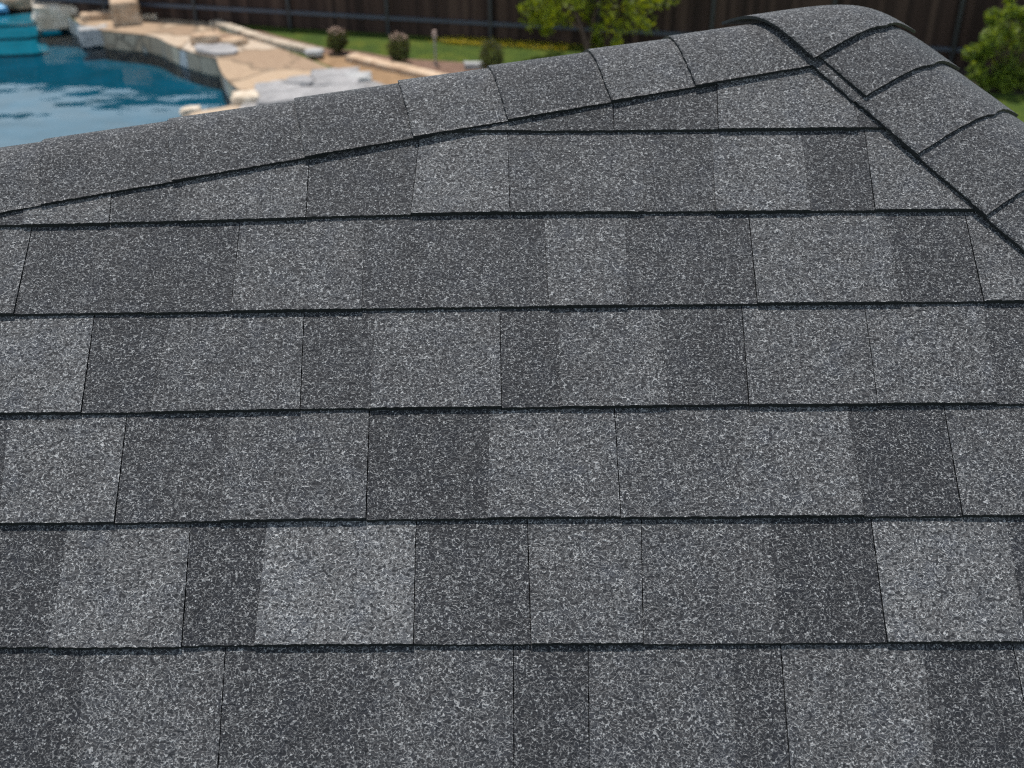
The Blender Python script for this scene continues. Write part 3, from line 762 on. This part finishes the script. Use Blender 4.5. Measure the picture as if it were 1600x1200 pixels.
def round_shrub(px, ybot, ytop, wpx, label, bloom, seed):
    c = ground(px, ybot); dist = (c - CAM).length; w = wpx / FPX * dist; h = (ybot - ytop) / FPX * dist * .98
    away = (c - CAM).to_2d().normalized(); c = c + Vector((away.x, away.y, 0)) * w * .35; r = random.Random(seed)
    t = empty('round_shrub', c, label, 'shrub', 'small clipped shrubs in the mulch bed')
    pts, blo = [], []
    for i in range(2600):
        d = Vector((r.gauss(0, 1), r.gauss(0, 1), r.gauss(0, 1))).normalized(); k_ = r.uniform(.62, 1.0) * (1 + .34 * noise.noise(d * 2.2 + Vector((seed * 3.3, 0, 0))))
        p = Vector((d.x * w / 2 * k_, d.y * w / 2 * k_, h * (.5 + .5 * d.z * k_)))
        if abs(d.z) < .75: p.x *= 1.05; p.y *= 1.05
        if bloom and d.z > .62 and k_ > .85: blo.append(c + p)
        else: pts.append(c + p)
    leaf_quads(pts, .032, 'foliage', M['leaf_dark'], t, seed)
    if blo: leaf_quads(blo, .035, 'sunlit_blossom', M['bloom'], t, seed + 1, 2)
    V, Fc = [], []
    for k_ in range(5):
        a = k_ * 1.257; v_, f_ = tube([c + Vector((0, 0, 0)), c + Vector((math.cos(a) * w * .12, math.sin(a) * w * .12, h * .4)), c + Vector((math.cos(a) * w * .25, math.sin(a) * w * .25, h * .7))], .012, .005, 5)
        b = len(V); V += v_; Fc += [tuple(i + b for i in f) for f in f_]
    mesh_obj('stem', V, Fc, M['bark'], t)
round_shrub(529, 86, 47, 31, 'small dark round shrub with dusty pink top, leftmost of three in the bed', True, 3)
round_shrub(625, 103, 56, 35, 'dark round shrub with dusty pink top, beside the thin garden light', True, 4)
round_shrub(769, 118, 67, 36, 'brownish green round shrub next to the whitish block, rightmost of three', False, 5)
# garden light
c = ground(681, 101); gl_ = empty('garden_light', c, 'thin grey garden light post with small round head in the mulch bed', 'garden light')
V, Fc = tube([c, c + Vector((0, 0, .78))], .028, .028, 10); mesh_obj('post', V, Fc, M['post'], gl_).data.materials[0] = plain('galvanised', (.28, .26, .24), .5)
V, Fc = tube([c + Vector((0, 0, z)) for z in (.78, .80, .84, .90, .93)], .07, .05, 14); Fc.append(tuple(range(len(V) - 14, len(V)))); mesh_obj('lamp_head', V, Fc, plain('weathered_copper', (.42, .30, .25), .5), gl_)
V, Fc = tube([c + Vector((0, 0, z)) for z in (0, .03)], .10, .06, 12); mesh_obj('base', V, Fc, M['post'], gl_)
# wire stake in the patio edge
c = ground(336, 60); st = empty('garden_stake', c, 'thin dark stake standing behind the planting pocket', 'garden stake')
V, Fc = tube([c, c + Vector((.01, 0, .45))], .022, .018, 8); mesh_obj('rod', V, Fc, M['post'], st)
V, Fc = tube([c + Vector((.01, 0, .45)), c + Vector((.01, 0, .50))], .035, .02, 8); Fc.append(tuple(range(8, 16))); mesh_obj('cap', V, Fc, M['post'], st)
# yellow leaf litter along the fence foot
r = random.Random(9); pts = []
for i in range(3500):
    s = r.choice((r.gauss(fs(722, 64), .35), r.uniform(fs(752, 62), fs(895, 68)), r.uniform(fs(752, 62), fs(1250, 90)))); p = fpt(s, -r.uniform(.1, .75), r.uniform(.02, .12)); pts.append(p)
tag(leaf_quads(pts, .035, 'fallen_leaves', M['leaf_yellow'], None, 9, 2), kind='stuff')
def crown_pts(clumps, n, r, sp):
    out = []
    for i in range(n):
        c, rad = r.choice(clumps); d = Vector((r.gauss(0, 1), r.gauss(0, 1), r.gauss(0, .85))); d = d.normalized() * rad * r.random() ** .45
        out.append(c + d)
    return out
# young tree
base = ground(919, 92); tr = empty('young_tree', base, 'young yellow green leafy tree with slanting thin trunk in front of the fence', 'tree')
r = random.Random(21)
trunk = [base, base + Vector((-.04, 0, .35)), base + Vector((-.20, .02, .8)), base + Vector((-.38, .05, 1.25)), base + Vector((-.46, .05, 1.9)), base + Vector((-.40, .1, 2.7)), base + Vector((-.35, .1, 3.4))]
V, Fc = tube(smooth_open(trunk, 2), .085, .02, 10)
ends = []
for k_ in range(15):
    q = trunk[r.choice((2, 3, 3, 4, 4, 5, 5))]; a = r.uniform(0, 6.28); ln = r.uniform(.7, 1.5)
    e = q + Vector((math.cos(a) * ln, math.sin(a) * ln, r.uniform(.0, .8))); m_ = (q + e) / 2 + Vector((0, 0, .15)); ends.append(e); ends.append(m_)
    v_, f_ = tube(smooth_open([q, m_, e], 1), .03, .006, 6); b = len(V); V += v_; Fc += [tuple(i + b for i in f) for f in f_]
e = base + Vector((.35, .1, 1.9)); v_, f_ = tube([base + Vector((-.01, 0, .3)), base + Vector((.12, .05, 1.1)), e], .04, .012, 7); b = len(V); V += v_; Fc += [tuple(i + b for i in f) for f in f_]
ends.append(e)
mesh_obj('trunk', V, Fc, M['bark'], tr)
cl_ = [(e, r.uniform(.22, .42)) for e in ends]
for dx, dz_, rr in [(-1.75, 1.25, .30), (-1.45, 1.55, .4), (-1.5, .95, .28), (-1.15, .72, .22), (-1.05, 1.3, .35), (-.7, 1.55, .4), (-.1, 1.15, .30), (.35, .85, .38), (.7, 1.1, .42), (.95, .80, .35), (1.2, 1.15, .42), (1.55, 1.0, .33), (1.7, 1.5, .42), (2.05, 1.75, .35), (1.3, 1.7, .5), (.5, 1.7, .5), (-.2, 2.0, .5), (-1.3, 2.1, .5), (.3, .45, .22), (.75, .5, .2)]:
    cl_.append((base + Vector((dx, r.uniform(-.5, .5), dz_)), rr))
leaf_quads(crown_pts(cl_, 3600, r, 0), .085, 'crown', M['leaf_tree'], tr, 22)
# bush at the right
base = ground(1572, 140); bu = empty('leafy_bush', base, 'dense upright green bush with pointed bright shoots at the right edge', 'bush')
r = random.Random(33); V, Fc = [], []; cl_ = []
SH = [(-1.0, .95, .35), (-.95, 1.35, .35), (-.85, 1.75, .28), (-.62, 2.0, .22), (-.6, 1.5, .4), (-.62, 1.0, .5), (-.35, .6, .45), (-.2, 1.3, .5), (-.15, 1.9, .32), (-.02, 2.25, .22), (.05, 2.5, .14), (.1, .8, .55), (.2, 1.6, .5), (.4, 2.0, .35), (.6, 2.25, .22), (.5, 1.1, .55), (.8, .7, .5), (.9, 1.5, .5), (1.1, 1.1, .45), (.0, .4, .45), (.5, .4, .45), (-.55, .35, .35), (1.0, .4, .4), (-.62, 2.2, .12), (.62, 2.5, .1)]
for dx, dz_, rr in SH + [(-1.15, .5, .45), (-.9, .25, .4), (-.3, .2, .4), (.3, .2, .4), (1.2, .8, .5), (-1.25, .9, .3)]:
    dx, dz_, rr = dx * .92 + .16, dz_ * 1.0, rr * r.uniform(.6, .9)
    c = base + Vector((dx, r.uniform(-.35, .35), dz_)); cl_.append((c, rr))
    v_, f_ = tube(smooth_open([base + Vector((dx * .1, 0, 0)), base + Vector((dx * .5, 0, dz_ * .55)), c], 1), .03, .006, 6); b = len(V); V += v_; Fc += [tuple(i + b for i in f) for f in f_]
mesh_obj('stem', V, Fc, M['bark'], bu)
leaf_quads(crown_pts(cl_, 9500, r, 0), .062, 'foliage', M['leaf_bush'], bu, 34, .6)
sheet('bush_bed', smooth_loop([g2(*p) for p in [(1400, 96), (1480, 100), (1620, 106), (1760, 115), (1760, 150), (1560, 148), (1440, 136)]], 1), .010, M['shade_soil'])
